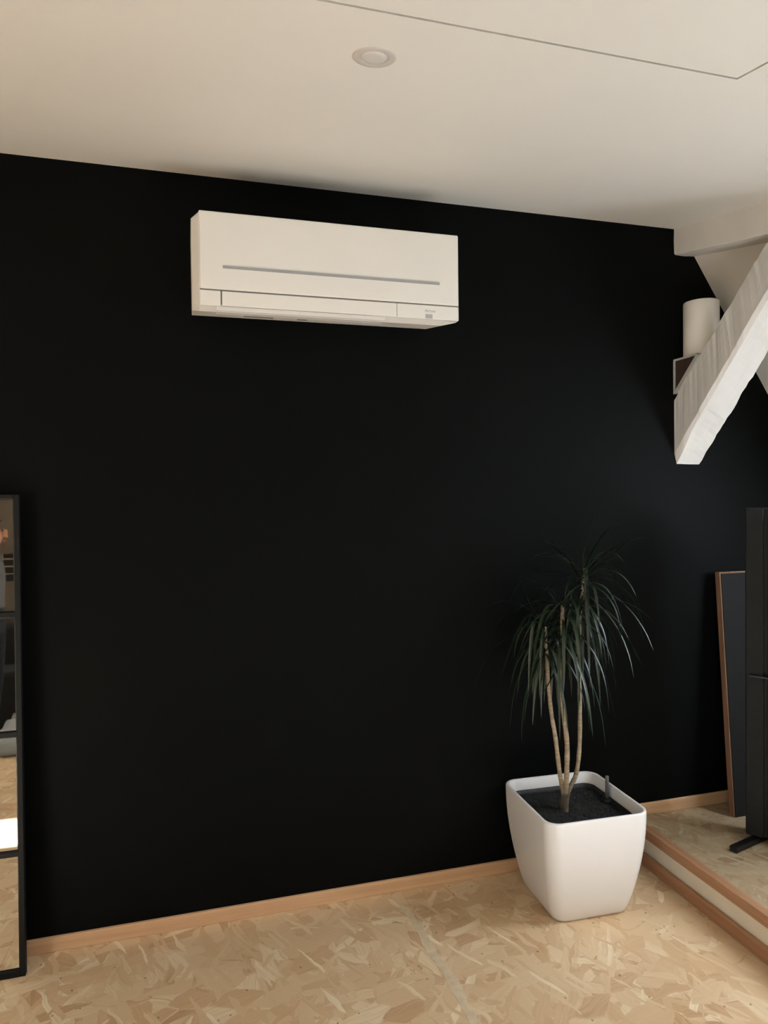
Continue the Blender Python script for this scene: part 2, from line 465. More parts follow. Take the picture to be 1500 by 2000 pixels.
# purlin along the ceiling edge, runs from the black wall towards the camera
bm = bmesh.new()
ya = .0; yb_ = -3.4; N = 26
rings = []
for i in range(N+1):
    y = ya+(yb_-ya)*i/N
    zt = cz(y)+.01
    zb = cz(y)-.100-.012*min(1, -y*1.2)
    dx = .007*noise.noise(Vector((y*4, 0, 0)))-.006*min(1, -y*2)
    dz = .006*noise.noise(Vector((y*5, 7, 0)))
    x0, x1 = 1.836+dx, 1.960
    rings.append([bm.verts.new(c) for c in ((x0, y, zt), (x0-.002, y, (zt+zb)/2+dz), (x0, y, zb+.005+dz), (x0+.005, y, zb+.001+dz), (x0+.04, y, zb-.001+dz), (x1, y, zb+.004-dz), (x1, y, zt))])
for a, b in zip(rings, rings[1:]):
    for k in range(7): bm.faces.new((a[k], a[(k+1) % 7], b[(k+1) % 7], b[k]))
bm.faces.new(rings[0]); bm.faces.new(rings[-1][::-1])
o = obj('ceiling_beam', bm, M['beamy'], smooth=False)
tag(o, 'cream painted old timber beam running along the ceiling edge at right', 'beam')

# brace: from the black wall up to the purlin, in the plane of the purlin
def brace():
    bm = bmesh.new(); N = 44
    rings = []
    # lower-left edge, lower-right edge, upper-left edge, at parameter t
    for i in range(N+1):
        t = i/N*1.0
        y_lo = -.62*t; z_lo = 1.523+1.115*(.62*t)      # lower front arris
        y_hi = -.56*t; z_hi = 1.742+1.01*(.56*t)       # upper arris
        n = lambda s: .007*noise.noise(Vector((t*9, s*1.7, 0)))+.0045*noise.noise(Vector((t*31, s*1.7, 4)))
        b = .008
        x0, x1 = 1.832, 1.955
        up = Vector((0, -.0+.0, 0))
        lo = Vector((0, y_lo, z_lo)); hi = Vector((0, y_hi, z_hi))
        dirn = (hi-lo).normalized(); back = Vector((1, 0, 0)); fade = max(0, 1-t*7)
        pts = [lo+back*(x0+n(1)*.6)+dirn*b, hi+back*(x0+n(2))-dirn*b*.5, hi+back*(x0+b+n(3)), hi+back*(x1+n(4)),
               lo+back*(x1+n(5)*1.3)+Vector((0, 0, -.022)), lo+back*(x1-b+n(6)*1.3)+Vector((0, 0, -.034)),
               lo+back*(x0+.07+n(8))+Vector((0, 0, -.022-.012*fade+n(8)*.5)), lo+back*(x0+.012+n(7)*.6)+Vector((0, 0, -.006-.026*fade))]
        for p in pts: p.z = min(p.z, cz(p.y)-.106)
        if i == 0:
            for p in pts: p.y = .0
        rings.append([bm.verts.new(p) for p in pts])
    m = len(rings[0])
    for a, c in zip(rings, rings[1:]):
        for k in range(m): bm.faces.new((a[k], a[(k+1) % m], c[(k+1) % m], c[k]))
    bm.faces.new(rings[0]); bm.faces.new(rings[-1][::-1])
    o = obj('diagonal_brace', bm, M['brace'])
    tag(o, 'thick white painted diagonal timber brace coming out of the black wall at right', 'beam')
    bm = bmesh.new(); lathe(bm, [(.0, 0), (.003, .0), (.003, .001), (0, .001)], 8, cap=False, T=Matrix.Translation((1.872, -.022, 1.5245)) @ Matrix.Rotation(R(-48), 4, 'X'))
    obj('nail_hole', bm, M['rawend'], o)
brace()

# wedge of wood filling the angle behind the brace, with a little shelf on top
wedge = empty('corner_shelf', (1.84, 0, 1.89))
tag(wedge, 'small dark wedge shelf with white edges between brace and black wall', 'shelf')
bm = bmesh.new(); prism(bm, [(1.834, -.003, 1.889), (1.834, -.118, 1.889), (1.834, -.003, 1.772)], (.10, 0, 0)); obj('wedge_block', bm, M['rawend'], wedge, label='dark unpainted wood side')
bm = bmesh.new(); box(bm, 1.829, 1.985, -.130, -.001, 1.889, 1.896); obj('shelf_top', bm, M['rim'], wedge)
bm = bmesh.new(); box(bm, 1.829, 1.94, -.007, 0, 1.762, 1.889); obj('back_edge', bm, M['rim'], wedge)
bm = bmesh.new(); prism(bm, [(1.827, -.125, 1.889), (1.827, -.145, 1.889), (1.827, -.026, 1.764), (1.827, -.003, 1.764), (1.827, -.007, 1.770)], (.11, 0, 0)); obj('sloped_edge', bm, M['rim'], wedge, label='greyish green painted lower edge')

cyl = empty('white_cylinder', (1.903, -.073, 1.896))  # plain cylinder of unknown use
tag(cyl, 'plain white cylinder standing on the wedge shelf behind the brace', 'vase')
bm = bmesh.new()
lathe(bm, [(.055, .0005), (.0625, .0005), (.064, .003), (.064, .205), (.0625, .2085), (.059, .209), (.0575, .206), (.0575, .012), (.0, .012)], 48, (1.903, -.067, 1.896), cap=False)
obj('shell', bm, M['cyl'], cyl, smooth=True)
bm = bmesh.new(); lathe(bm, [(.0, .0), (.054, .0), (.054, .004), (0, .004)], 32, (1.903, -.067, 1.896), cap=False); obj('base_disc', bm, M['cyl'], cyl)

# ---------------------------------------------------------------- downlight in the ceiling
dl = empty('ceiling_downlight', (.366, -.966, cz(-.966)))
tag(dl, 'round white recessed downlight in the ceiling, switched off', 'light')
TD = Matrix.Translation((.366, -.966, cz(-.966))) @ Matrix.Rotation(math.atan(SL), 4, 'X')
bm = bmesh.new(); lathe(bm, [(.0265, .003), (.027, -.0005), (.031, -.0012), (.041, -.0022), (.043, -.0008), (.043, .002)], 48, cap=False, T=TD); obj('lamp_ring', bm, M['lampring'], dl, smooth=True)
bm = bmesh.new(); lathe(bm, [(.0, -.0045), (.018, -.0042), (.0235, -.003), (.0262, .0005), (.0262, .006), (0, .006)], 40, cap=False, T=TD); obj('diffuser', bm, M['lampglass'], dl, smooth=True)

# ---------------------------------------------------------------- air conditioner
ac = empty('air_conditioner', (.441, 0, 1.95))
tag(ac, 'white wall mounted air conditioner high on the black wall', 'air conditioner')
AX0, AX1 = .022, .858
FX0, FX1 = .043, .842
def ac_build():
    # casing: profile in y,z swept along x with chamfered ends
    prof = [(0, 2.200), (-.212, 2.200), (-.2215, 2.194), (-.2215, 1.934), (-.196, 1.9215), (-.04, 1.948), (0, 1.975)]
    bm = bmesh.new(); xs = [(AX0, .75), (AX0+.001, .97), (AX0+.012, 1), (AX1-.012, 1), (AX1-.001, .97), (AX1, .75)]
    rings = []
    for x, e in [(AX0, 'l'), (FX0-.0015, 0), (.795, 0), (FX1+.0005, 'r')]:
        ring = []
        for y, z in prof:
            yy, zz = y, z
            if e == 'l':
                if y < -.1: yy = y+.024
                if z > 2.1: zz = z-.010
                elif y < -.1: zz = z+.006
            if e == 'r' and z < 1.98 and y > -.215: zz = {-.196: 1.9335, -.04: 1.972, 0: 1.98}.get(y, z)
            ring.append(bm.verts.new((x, yy, zz)))
        rings.append(ring)
    n = len(prof)
    for a, b in zip(rings, rings[1:]):
        for k in range(n): bm.faces.new((a[k], a[(k+1) % n], b[(k+1) % n], b[k]))
    bm.faces.new(rings[0]); bm.faces.new(rings[-1][::-1])
    obj('casing', bm, M['acside'], ac)
    # front panel with a shallow groove carrying the silver line
    bm = bmesh.new(); box(bm, FX0, FX1, -.226, -.205, 1.979, 2.203, .0045, 3)
    fp = obj('front_panel', bm, M['acwhite'], ac)
    bm = bmesh.new(); box(bm, FX0+.001, FX1-.001, -.2235, -.210, 1.9755, 1.9795); obj('seam_shade', bm, M['acgap'], ac)  # dark strip painting the shade in the seam
    bm = bmesh.new()
    z0, z1 = 2.0405, 2.0485
    prism(bm, [(.109, -.2262, z1), (.109, -.2285, z1), (.109, -.2265, z0), (.109, -.2262, z0)], (.668, 0, 0))
    obj('accent_line', bm, M['silver'], fp, label='thin silver accent line')
    # lower fascia: left block, louvre, right block
    bm = bmesh.new(); box(bm, FX0, .1015, -.225, -.205, 1.932, 1.976, .0025, 2); obj('lower_fascia', bm, M['acwhite'], ac)
    bm = bmesh.new(); box(bm, .6365, FX1-.002, -.225, -.205, 1.932, 1.976, .0025, 2); rf = obj('lower_fascia', bm, M['acwhite'], ac)
    bm = bmesh.new(); box(bm, .1055, .6352, -.2248, -.210, 1.933, 1.9755, .002, 2); obj('louvre', bm, M['acwhite'], ac)
    bm = bmesh.new(); box(bm, .1012, .6368, -.2222, -.203, 1.936, 1.9765); obj('louvre_recess', bm, M['acgap'], ac)
    bm = bmesh.new(); prism(bm, [(.09, -.222, 1.9315), (.09, -.208, 1.9235), (.09, -.160, 1.924), (.09, -.160, 1.930), (.09, -.205, 1.931)], (.51, 0, 0)); obj('air_outlet_flap', bm, M['acwhite'], ac)
    for x0, x1 in ((.175, .265), (.34, .37)):
        bm = bmesh.new(); box(bm, x0, x1, -.150, -.120, 1.9315, 1.936); obj('outlet_slot', bm, M['acgap'], ac)
    bm = bmesh.new(); box(bm, .729, .7525, -.2258, -.2249, 1.934, 1.9475); obj('sticker', bm, M['sticker'], rf, label='light grey square sticker')
    cu = bpy.data.curves.new('lettering', 'FONT'); cu.body = 'Airton'; cu.size = .0135; cu.extrude = .0002
    tmp = bpy.data.objects.new('tmp', cu); COL.objects.link(tmp)
    bpy.context.view_layer.update()
    me = bpy.data.meshes.new_from_object(tmp.evaluated_get(bpy.context.evaluated_depsgraph_get()))
    bpy.data.objects.remove(tmp)
    me.materials.clear(); me.materials.append(M['ink'])
    me.transform(Matrix.Translation((.727, -.2253, 1.9535)) @ Matrix.Rotation(R(90), 4, 'X'))
    t = bpy.data.objects.new('lettering', me); COL.objects.link(t); t.parent = rf
    t.matrix_parent_inverse = world_of(rf).inverted(); t['label'] = 'faint grey maker lettering'
ac_build()

# ---------------------------------------------------------------- planter
PX, PY, PA = 1.250, -.208, R(-2.2)
pot = empty('planter', (PX, PY, 0))
tag(pot, 'square white glossy planter with rounded corners standing on the floor before the platform', 'planter')
def rsq(h, r, n=8):
    pts = []
    for q in range(4):
        cx, cy = [(h-r, h-r), (-(h-r), h-r), (-(h-r), -(h-r)), (h-r, -(h-r))][q]
        for i in range(n+1):
            a = math.pi/2*q+math.pi/2*i/n
            pts.append((cx+r*math.cos(a), cy+r*math.sin(a)))
    return pts
def loft(bm, levels, cap0=True, cap1=False):
    rings = []
    c, s = math.cos(PA), math.sin(PA)
    for h, r, z in levels:
        rings.append([bm.verts.new((PX+x*c-y*s, PY+x*s+y*c, z)) for x, y in rsq(h, r)])
    m = len(rings[0])
    for a, b in zip(rings, rings[1:]):
        for k in range(m): bm.faces.new((a[k], a[(k+1) % m], b[(k+1) % m], b[k]))
    if cap0: bm.faces.new(rings[0][::-1])
    if cap1: bm.faces.new(rings[-1])
H = .346
lv = [(.125, .037, .0), (.132, .040, .003), (.1365, .042, .012)]
for i in range(1, 15):
    t = i/14
    lv.append((.1365+.0455*math.sin(t*math.pi*.5)**.85, .042+.002*t, .012+(H-.020)*t))
lv += [(.182, .045, H-.004), (.181, .0445, H-.001), (.1785, .043, H), (.1745, .041, H-.0005), (.1715, .039, H-.003), (.164, .036, H-.045), (.161, .035, H-.07)]
bm = bmesh.new(); loft(bm, lv); o = obj('shell', bm, M['pot'], pot, smooth=True)
bm = bmesh.new(); loft(bm, [(.1615, .036, H-.075), (.1610, .036, H-.037), (.1595, .036, H-.035), (.156, .035, H-.037), (.154, .035, H-.060)], cap0=False); obj('liner', bm, M['liner'], pot, smooth=True, label='black plastic liner')
# soil with a grainy surface
bm = bmesh.new()
n = 44; grid = {}
c, s = math.cos(PA), math.sin(PA)
for i in range(n+1):
    for j in range(n+1):
        x = -.1555+.311*i/n; y = -.1555+.311*j/n
        z = H-.050+.004*noise.noise(Vector((x*30, y*30, 0)))+random.uniform(-.0018, .0018)
        grid[i, j] = bm.verts.new((PX+x*c-y*s, PY+x*s+y*c, z))
for i in range(n):
    for j in range(n):
        cx, cy = abs(i-n/2+.5)/(n/2), abs(j-n/2+.5)/(n/2)
        if cx > .86 and cy > .86: continue
        bm.faces.new((grid[i, j], grid[i+1, j], grid[i+1, j+1], grid[i, j+1]))
for v in [v for v in bm.verts if not v.link_faces]: bm.verts.remove(v)
obj('soil', bm, M['soil'], pot, label='black granulate')
# water level gauge
gx, gy = PX+.098, PY-.058
gx, gy = 1.400, -.185
gauge = empty('water_gauge', (0, 0, 0))
bpy.data.objects.remove(gauge)
bm = bmesh.new(); lathe(bm, [(.0, 0), (.020, 0), (.021, .003), (.019, .012), (.009, .016), (.0, .016)], 20, (gx, gy, H-.052), cap=False)
gb = obj('gauge_base', bm, M['liner'], pot, smooth=True)
bm = bmesh.new(); lathe(bm, [(.0, .01), (.0065, .01), (.0065, .088), (.0055, .092), (0, .093)], 16, (gx, gy, H-.052), cap=False)
obj('gauge_tube', bm, M['gauge'], gb, smooth=True, label='clear water level tube')

# ---------------------------------------------------------------- plant
plant = empty('dragon_tree', (1.225, -.2, H-.05))
tag(plant, 'slender potted dragon tree with three bare stems and drooping narrow dark leaves', 'plant')
bm = bmesh.new(); pp = smooth_path([(1.222, -.2, .275), (1.223, -.2, .308), (1.227, -.2, .345), (1.230, -.2, .366)], 8)
sweep(bm, pp, [.0155, .0145, .0138, .0135, .0138, .0142, .0148, .0140, .0105], 14); obj('trunk', bm, M['trunkdark'], plant, smooth=True)
STEMS = [
 [(1.222, -.2, .345), (1.212, -.2, .389), (1.203, -.2, .443), (1.190, -.2, .549), (1.177, -.2, .621), (1.165, -.2, .727), (1.160, -.2, .814), (1.153, -.2, .930)],
 [(1.225, -.205, .350), (1.224, -.21, .391), (1.227, -.21, .444), (1.228, -.21, .531), (1.215, -.21, .638), (1.207, -.21, .726), (1.216, -.21, .847), (1.213, -.21, .930), (1.216, -.21, 1.0)],
 [(1.236, -.198, .350), (1.254, -.19, .373), (1.272, -.19, .402), (1.285, -.19, .465), (1.291, -.19, .571), (1.290, -.19, .713), (1.288, -.19, .855), (1.300, -.19, 1.0), (1.312, -.19, 1.12)]]
for sidx, S in enumerate(STEMS):
    n = 30; p = smooth_path(S, n)
    rr = [.0080-.0018*i/n+.0005*math.sin(i*2.1+sidx) for i in range(n+1)]
    if sidx == 1: rr = [r*1.12 for r in rr]
    bm = bmesh.new(); sweep(bm, p, rr, 10); obj('stem', bm, M['bark'], plant, smooth=True)

def leaf(pts, wid, fold=.25):
    """narrow sword leaf with a V fold; pts: 3D path from the base to the tip"""
    P = smooth_path(pts, 14); n = len(P)-1
    bm = bmesh.new(); prev = None
    L = []
    side = None
    for i, p in enumerate(P):
        t = (P[min(i+1, n)]-P[max(i-1, 0)]).normalized()
        sd_ = t.cross(Vector((0, 0, 1)))
        if sd_.length < .25 and side is not None: sd_ = side.copy()
        if sd_.length < .05: sd_ = Vector((1, 0, 0))
        sd_.normalize()
        if side is not None:
            if sd_.dot(side) < 0: sd_ = -sd_
            sd_ = (side*.6+sd_*.4).normalized()
        side = sd_
        u = i/n
        wd = wid*(.55+.45*min(1, u*5))*(1-u**2.6)**.8*.5+.0003
        nn = sd_.cross(t).normalized()
        L.append([bm.verts.new(p+sd_*wd+nn*wd*fold), bm.verts.new(p), bm.verts.new(p-sd_*wd+nn*wd*fold)])
    for a, b in zip(L, L[1:]):
        bm.faces.new((a[0], a[1], b[1], b[0])); bm.faces.new((a[1], a[2], b[2], b[1]))
    return obj('leaf', bm, M['leaf'], plant, smooth=True)

def grow(base, az, el, length, droop, wid):
    d = Vector((math.cos(az)*math.cos(el), math.sin(az)*math.cos(el), math.sin(el)))
    p = Vector(base); pts = [p.copy()]; n = 7
    for i in range(n):
        d = (d+Vector((0, 0, -droop*(.35+.9*i/n)))+Vector((random.uniform(-.05, .05), random.uniform(-.05, .05), 0))).normalized()
        p = p+d*(length/n)
        if p.y > -.012: p.y = -.012; d.y = min(d.y, 0)
        pts.append(p.copy())
    leaf(pts, wid)

SPEC = [[(1.299, -.2, 1.10), (1.314, -.205, 1.209), (1.341, -.21, 1.331)], [(1.31, -.20, 1.10), (1.371, -.22, 1.173), (1.438, -.24, 1.263)],
 [(1.32, -.19, 1.10), (1.421, -.17, 1.149), (1.515, -.16, 1.215)], [(1.283, -.2, 1.09), (1.244, -.2, 1.15), (1.201, -.2, 1.187), (1.144, -.2, 1.24)],
 [(1.304, -.19, 1.09), (1.254, -.16, 1.18), (1.200, -.15, 1.228), (1.180, -.155, 1.215), (1.238, -.17, 1.190)],
 [(1.285, -.22, 1.09), (1.321, -.25, 1.156), (1.354, -.26, 1.132), (1.380, -.265, 1.062)], [(1.297, -.21, 1.08), (1.377, -.24, 1.084), (1.447, -.25, 1.031), (1.483, -.255, .967), (1.504, -.26, .90)],
 [(1.313, -.2, 1.094), (1.424, -.2, 1.088), (1.496, -.2, 1.042)], [(1.153, -.2, .92), (1.098, -.21, .974), (1.050, -.22, .934), (1.003, -.225, .843), (.966, -.23, .744)],
 [(1.153, -.2, .92), (1.094, -.24, .953), (1.067, -.26, .868), (1.056, -.265, .715)], [(1.233, -.22, .996), (1.290, -.26, .965), (1.319, -.28, .82), (1.363, -.29, .623)],
 [(1.3, -.18, 1.0), (1.43, -.16, .955), (1.513, -.15, .852), (1.581, -.14, .746)], [(1.230, -.22, 1.0), (1.236, -.26, .96), (1.242, -.28, .807), (1.271, -.28, .633)],
 [(1.221, -.22, 1.0), (1.240, -.26, .96), (1.236, -.275, .776), (1.226, -.28, .606)], [(1.213, -.19, .993), (1.174, -.16, 1.051), (1.086, -.15, 1.085)],
 [(1.295, -.18, 1.012), (1.396, -.18, .938), (1.468, -.18, .877)], [(1.153, -.2, .92), (1.129, -.22, .86), (1.116, -.23, .696)],
 [(1.153, -.2, .92), (1.181, -.23, .88), (1.165, -.24, .79), (1.117, -.24, .709)], [(1.227, -.22, .998), (1.265, -.28, .955), (1.283, -.29, .876), (1.275, -.29, .809)],
 [(1.282, -.2, 1.0), (1.352, -.21, .909), (1.391, -.22, .799), (1.412, -.22, .724)], [(1.160, -.19, .92), (1.120, -.16, .999), (1.097, -.15, 1.071)],
 [(1.309, -.21, 1.12), (1.283, -.24, 1.03), (1.239, -.25, .974)], [(1.22, -.2, 1.0), (1.14, -.24, 1.0), (1.09, -.26, .9), (1.075, -.26, .78)],
 [(1.29, -.2, 1.08), (1.34, -.27, 1.06), (1.375, -.3, .97), (1.385, -.3, .86)], [(1.3, -.2, 1.07), (1.27, -.27, 1.05), (1.255, -.3, .94), (1.262, -.3, .74)]]
for S in SPEC: leaf(S, random.uniform(.013, .018))
for (tip, cnt, lmin, lmax) in ((Vector((1.153, -.2, .93)), 28, .20, .33), (Vector((1.216, -.21, .99)), 44, .24, .40), (Vector((1.308, -.19, 1.09)), 54, .22, .38)):
    for i in range(cnt):
        t = i/cnt
        az = i*2.399963+random.uniform(-.2, .2)
        el = R(52-100*t**.8+random.uniform(-14, 14))
        b = tip+Vector((0, 0, .02-.13*t))
        L = random.uniform(lmin, lmax)*(1 if t > .25 else .8)
        grow(b, az, el, L, random.uniform(.32, .62)*(.5 if t < .12 else 1), random.uniform(.008, .012))

# ---------------------------------------------------------------- standing mirror with a glazing-bar frame
mir = empty('standing_mirror', (-.86, -.09, 0))
tag(mir, 'tall black framed mirror with cross bars leaning on the black wall at left', 'mirror')
MW = .78; MX1 = -.4735; MX0 = MX1-MW; MH = 1.394
lean = math.atan2(.045, MH)
TM = Matrix.Translation((0, -.104, 0)) @ Matrix.Rotation(-lean, 4, 'X')
rows = [0.018, .352, .697, 1.044, MH-.011]
t = .0145
bm = bmesh.new(); box(bm, MX1-t, MX1, 0, .022, 0, MH, .0015, 1, T=TM); obj('frame_side', bm, M['framem'], mir)
bm = bmesh.new(); box(bm, MX0, MX0+t, 0, .022, 0, MH, .0015, 1, T=TM); obj('frame_side', bm, M['framem'], mir)
bm = bmesh.new(); box(bm, MX0+t, MX1-t, 0, .022, 0, .0175, .001, 1, T=TM); obj('frame_bottom', bm, M['framem'], mir)
bm = bmesh.new(); box(bm, MX0+t, MX1-t, 0, .022, MH-.012, MH, .001, 1, T=TM); obj('frame_top', bm, M['framem'], mir)
xm = (MX0+MX1)/2
bm = bmesh.new(); box(bm, xm-.006, xm+.006, .002, .012, .0175, MH-.012, T=TM); obj('glazing_bar', bm, M['framem'], mir)
for z in rows[1:4]:
    for a, b in ((MX0+t, xm-.006), (xm+.006, MX1-t)):
        bm = bmesh.new(); box(bm, a, b, .002, .012, z-.0065, z+.0065, T=TM); obj('glazing_bar', bm, M['framem'], mir)
for i in range(4):
    for a, b in ((MX0+t, xm-.006), (xm+.006, MX1-t)):
        z0 = (rows[i]+.0065 if i else .0178); z1 = rows[i+1]-.0065 if i < 3 else MH-.0122
        bm = bmesh.new()
        # bevelled pane: flat middle, narrow bevel all round
        bv = .004
        q0 = [(a, .0115, z0), (b, .0115, z0), (b, .0115, z1), (a, .0115, z1)]
        q1 = [(a+bv, .0100, z0+bv), (b-bv, .0100, z0+bv), (b-bv, .0100, z1-bv), (a+bv, .0100, z1-bv)]
        A = [bm.verts.new(TM @ Vector(p)) for p in q0]; B = [bm.verts.new(TM @ Vector(p)) for p in q1]
        Cc = [bm.verts.new(TM @ (Vector(p)+Vector((0, .004, 0)))) for p in q0]
        bm.faces.new(B)
        for k in range(4):
            bm.faces.new((A[k], A[(k+1) % 4], B[(k+1) % 4], B[k])); bm.faces.new((A[k], A[(k+1) % 4], Cc[(k+1) % 4], Cc[k]))
        bm.faces.new(Cc[::-1])
        obj('mirror_pane', bm, M['mirror'], mir)
bm = bmesh.new(); box(bm, MX0+.01, MX1-.01, .016, .0215, .01, MH-.01, T=TM); obj('backing_board', bm, M['blackmetal'], mir)

# ---------------------------------------------------------------- leaning board and tall dark divider on the platform
bd = empty('leaning_board', (2.2, -.08, PZ))
tag(bd, 'dark faced board with a brown raw edge leaning against the black wall at right', 'board')
def lean_q(x0, x1, yo0, yo1, z0, z1, xs=.0):
    """slab leaning on the wall; yo = offset in front of its back plane"""
    f = lambda z: -.105+(z-PZ)/(1.06-PZ)*.078
    bm = bmesh.new()
    v = []
    for z in (z0, z1):
        for x, y in ((x0, yo0), (x1, yo0), (x1, yo1), (x0, yo1)):
            v.append(bm.verts.new((x-(1.06-z)*xs, f(z)-y, z)))
    for q in ((0, 1, 2, 3), (7, 6, 5, 4), (0, 1, 5, 4), (1, 2, 6, 5), (2, 3, 7, 6), (3, 0, 4, 7)): bm.faces.new([v[i] for i in q])
    return bm
obj('edge_strip', lean_q(1.999, 2.005, 0, .024, PZ, 1.062, .006), M['rawedge'], bd, label='brown raw wooden edge')
obj('top_edge', lean_q(2.005, 2.50, 0.0, .016, 1.056, 1.063, .006), M['rawedge'], bd)
obj('board_core', lean_q(2.005, 2.50, 0, .018, PZ, 1.056, .006), M['rawend'], bd)
bm = lean_q(2.0045, 2.505, .0185, .0265, PZ+.001, 1.058, .006)
obj('board_face', bm, M['darkface'], bd, label='near black front face')

dv = empty('folding_screen', (2.06, -.35, PZ))
tag(dv, 'tall charcoal folded screen on black bar feet at the right edge', 'screen')
# local frame: u runs along its wide side, v is its thickness
uo = Vector((1.896, -.285, 0)); uu = Vector((.42, -.9075, 0)).normalized(); vv = Vector((.9075, .42, 0)).normalized()
TV = Matrix(((uu.x, vv.x, 0, uo.x), (uu.y, vv.y, 0, uo.y), (0, 0, 1, 0), (0, 0, 0, 1)))
uu = Vector((.60, -.80, 0)); vv = Vector((.80, .60, 0))
TV = Matrix(((uu.x, vv.x, 0, uo.x), (uu.y, vv.y, 0, uo.y), (0, 0, 1, 0), (0, 0, 0, 1)))
bm = bmesh.new(); box(bm, 0, .40, .012, .060, .152, 1.320, .004, 2, T=TV); body = obj('outer_leaf', bm, M['fabric'], dv)
bm = bmesh.new(); box(bm, .075, .40, -.010, .011, .160, 1.288, .004, 2, T=TV); obj('inner_leaf', bm, M['fabric'], dv)
bm = bmesh.new(); box(bm, .004, .060, 0, .0115, .156, 1.316, .003, 2, T=TV); obj('edge_rail', bm, M['fabric'], dv)
bm = bmesh.new(); box(bm, .0615, .074, .004, .0115, .16, 1.30, T=TV); obj('recess', bm, M['fabric2'], dv)
bm = bmesh.new(); box(bm, .018, .40, -.0125, .0, .724, .730, T=TV); obj('hinge_slot', bm, M['blackmetal'], dv, label='thin black horizontal joint')
bm = bmesh.new(); box(bm, .0, .40, .062, .105, .155, 1.300, .004, 2, T=TV); obj('rear_leaf', bm, M['fabric2'], dv)
for k, (a, b) in enumerate((((1.797, -.352), (2.35, -.205)), ((2.0, -.60), (2.45, -.48)))):
    a = Vector((a[0], a[1], 0)); b = Vector((b[0], b[1], 0)); d = (b-a).normalized(); nrm = Vector((-d.y, d.x, 0))
    TF = Matrix(((d.x, nrm.x, 0, a.x), (d.y, nrm.y, 0, a.y), (0, 0, 1, 0), (0, 0, 0, 1)))
    bm = bmesh.new(); box(bm, 0, (b-a).length, -.001, .026, PZ+.0005, PZ+.0205, .002, 1, T=TF); obj('foot', bm, M['blackmetal'], dv)

# ---------------------------------------------------------------- far end of the room, seen only in the mirror
def mirror_things():
    mt = empty('mattress', (-.7, -2.73, 0)); tag(mt, 'low mattress on the floor reflected in the mirror', 'mattress')
    bm = bmesh.new(); box(bm, -1.13, -.25, -3.0, -2.46, 0.0, .12, .04, 4); obj('cushion', bm, M['sheetb'], mt, smooth=True)
    bm = bmesh.new(); n = 24; g = {}
    for i in range(n+1):
        for j in range(n+1):
            x = -1.12+.84*i/n; y = -2.98+.46*j/n
            g[i, j] = bm.verts.new((x, y, .142+.11*abs(noise.noise(Vector((x*2.3, y*3.1, 2))))*math.sin(math.pi*j/n)+.01*noise.noise(Vector((x*14, y*14, 0)))))
    for i in range(n):
        for j in range(n): bm.faces.new((g[i, j], g[i+1, j], g[i+1, j+1], g[i, j+1]))
    r = bmesh.ops.extrude_face_region(bm, geom=list(bm.faces))
    for v in r['geom']:
        if isinstance(v, bmesh.types.BMVert): v.co.z -= .018
    o = obj('blanket', bm, M['sheet'], smooth=True); tag(o, 'rumpled pale grey blanket on the mattress in the mirror', 'blanket')
    sf = empty('black_bench', (-1.7, -3.3, 0)); tag(sf, 'long black bench seat behind the mattress, seen in the mirror', 'bench')
    bm = bmesh.new(); box(bm, -2.5, -.95, -3.42, -3.02, .08, .42, .03, 3); obj('seat', bm, M['sofa'], sf)
    bm = bmesh.new(); box(bm, -2.5, -.95, -3.55, -3.42, .08, .70, .03, 3); obj('backrest', bm, M['sofa'], sf)
    for x in (-2.45, -1.05):
        for y in (-3.4, -3.08):
            bm = bmesh.new(); box(bm, x-.02, x+.02, y-.02, y+.02, 0, .085); obj('leg', bm, M['cab'], sf)
    cb = empty('wall_shelf', (-1.0, YB, 1.0)); tag(cb, 'black wall cabinet with pale drawer edges seen in the mirror', 'cabinet')
    bm = bmesh.new(); box(bm, -1.31, -.70, YB+.001, YB+.16, 1.015, 1.215, .004, 1); obj('carcass', bm, M['cab'], cb)
    for z in (1.065, 1.12, 1.175):
        bm = bmesh.new(); box(bm, -1.305, -.705, YB+.16, YB+.168, z, z+.007); obj('drawer_edge', bm, M['lightline'], cb)
mirror_things()
reflector = bmesh.new(); box(reflector, -.10, 1.50, -2.50, -1.02, .0005, .009, .003, 1)  # pale sheet added out of view to make the floor bounce less warm
tag(obj('floor_reflector', reflector, M['reflector']), 'flat pale grey rug on the strand board floor, added out of view to cool the bounced sun', 'reflector')

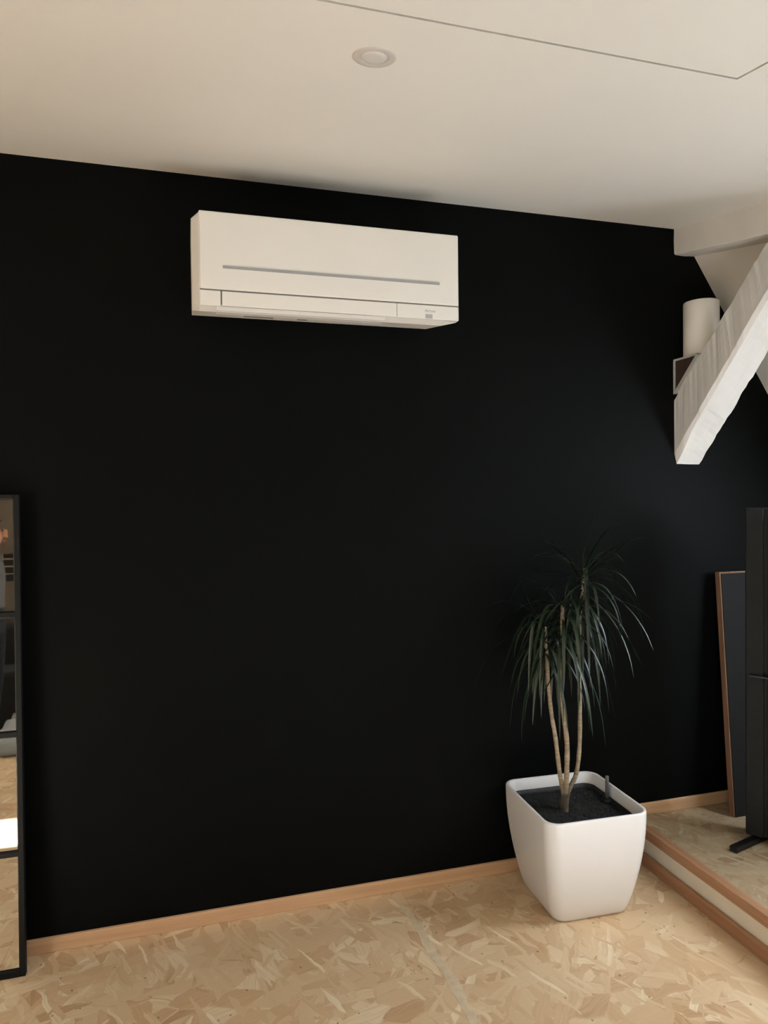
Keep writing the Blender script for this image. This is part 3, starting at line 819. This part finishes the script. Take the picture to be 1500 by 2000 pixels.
def person():
    """standing person in profile, of whom only the side of the face shows in the mirror"""
    ox, oy, S = -1.238, -2.80, .90
    G = lambda x, y, z: Vector((ox+y*S, oy-x*S, z*S))         # local +y (the way the person faces) is world +x
    p = empty('person', (ox, oy, 0)); tag(p, 'person with dark hair and grey top standing in profile, glimpsed in the mirror', 'person')
    J = [((0, 0, .93), .118), ((0, .0, 1.08), .105), ((0, -.005, 1.22), .125), ((0, -.01, 1.34), .085), ((0, 0, 1.40), .050), ((0, .012, 1.45), .060), ((0, .02, 1.50), .086), ((0, .01, 1.57), .068),
         ((.16, -.01, 1.33), .052), ((.20, -.02, 1.07), .040), ((.20, -.05, .84), .030), ((.20, -.05, .78), .028),
         ((-.16, -.01, 1.33), .052), ((-.20, -.02, 1.07), .040), ((-.20, -.05, .84), .030), ((-.20, -.05, .78), .028),
         ((.09, .01, .86), .085), ((.10, .015, .48), .056), ((.10, -.01, .09), .036), ((.10, .11, .035), .032),
         ((-.09, .01, .86), .085), ((-.10, .015, .48), .056), ((-.10, -.01, .09), .036), ((-.10, .11, .035), .032)]
    E = [(0, 1), (1, 2), (2, 3), (3, 4), (4, 5), (5, 6), (6, 7), (3, 8), (8, 9), (9, 10), (10, 11), (3, 12), (12, 13), (13, 14), (14, 15),
         (0, 16), (16, 17), (17, 18), (18, 19), (0, 20), (20, 21), (21, 22), (22, 23)]
    rad = [r*S for _, r in J]; L = [Vector(c) for c, _ in J]
    for side, w_ in ((1, 11), (-1, 15)):
        for k in range(5):
            a = L[w_]
            tip = a+(Vector((-.012*side, .05, -.035)) if k == 4 else Vector((0, (k-1.5)*.018+.01, -.085+.006*abs(k-1))))
            L.append(tip); rad.append(.0082); E.append((w_, len(L)-1))
    me = bpy.data.meshes.new('body'); me.from_pydata([G(*c) for c in L], E, []); me.update()
    o = bpy.data.objects.new('body', me); COL.objects.link(o)
    o.modifiers.new('skin', 'SKIN'); ss = o.modifiers.new('sub', 'SUBSURF'); ss.levels = 2; ss.render_levels = 2
    for i, v in enumerate(me.skin_vertices[0].data): v.radius = (rad[i], rad[i]); v.use_root = (i == 0)
    bpy.context.view_layer.update()
    me2 = bpy.data.meshes.new_from_object(o.evaluated_get(bpy.context.evaluated_depsgraph_get()))
    bpy.data.objects.remove(o)
    me2.materials.clear()
    for m in ('skin', 'shirt', 'trousers', 'sofa'): me2.materials.append(M[m])
    zmin = min(v.co.z for v in me2.vertices)
    for v in me2.vertices: v.co.z -= zmin
    for f in me2.polygons:
        c = f.center/S; f.use_smooth = True; side = abs(f.center.y-oy)/S
        f.material_index = 3 if c.z < .085 else (0 if c.z > 1.375 or (side > .155 and c.z < .90) else (2 if c.z < .95 and side < .17 else 1))
    b = bpy.data.objects.new('body', me2); COL.objects.link(b); b.parent = p; b.matrix_parent_inverse = world_of(p).inverted()
    hb = bmesh.new(); bmesh.ops.create_uvsphere(hb, u_segments=24, v_segments=16, radius=1)
    for v in list(hb.verts):
        if v.co.y > .30 and v.co.z < .5: hb.verts.remove(v)
    for v in hb.verts: v.co = G(v.co.x*.097, -.004+v.co.y*.105, 1.53+v.co.z*(.105 if v.co.z > 0 else .16))
    obj('hair', hb, M['hair'], p, smooth=True)
    fb = bmesh.new(); prism(fb, [G(-.012, .095, 1.475), G(.012, .095, 1.475), G(.004, .094, 1.53), G(-.004, .094, 1.53)], (.022, 0, -.005)); obj('nose', fb, M['skin'], p)
    for s_ in (-1, 1):
        eb = bmesh.new(); lathe(eb, [(0, -.007), (.007, -.004), (.009, 0), (.007, .004), (0, .007)], 12, G(s_*.032, .094, 1.52), cap=False); obj('eye', eb, M['hair'], p, smooth=True)
        eb = bmesh.new(); lathe(eb, [(0, -.026), (.010, -.015), (.012, 0), (.010, .016), (0, .026)], 12, G(s_*.09, .012, 1.505), cap=False); obj('ear', eb, M['skin'], p, smooth=True)
    q = G(0, .100, 1.445); mb = bmesh.new(); box(mb, q.x-.006, q.x+.006, q.y-.022, q.y+.022, q.z-.005, q.z+.005, .003, 1); obj('mouth', mb, plain('lips', (170, 90, 82), .5), p)
person()
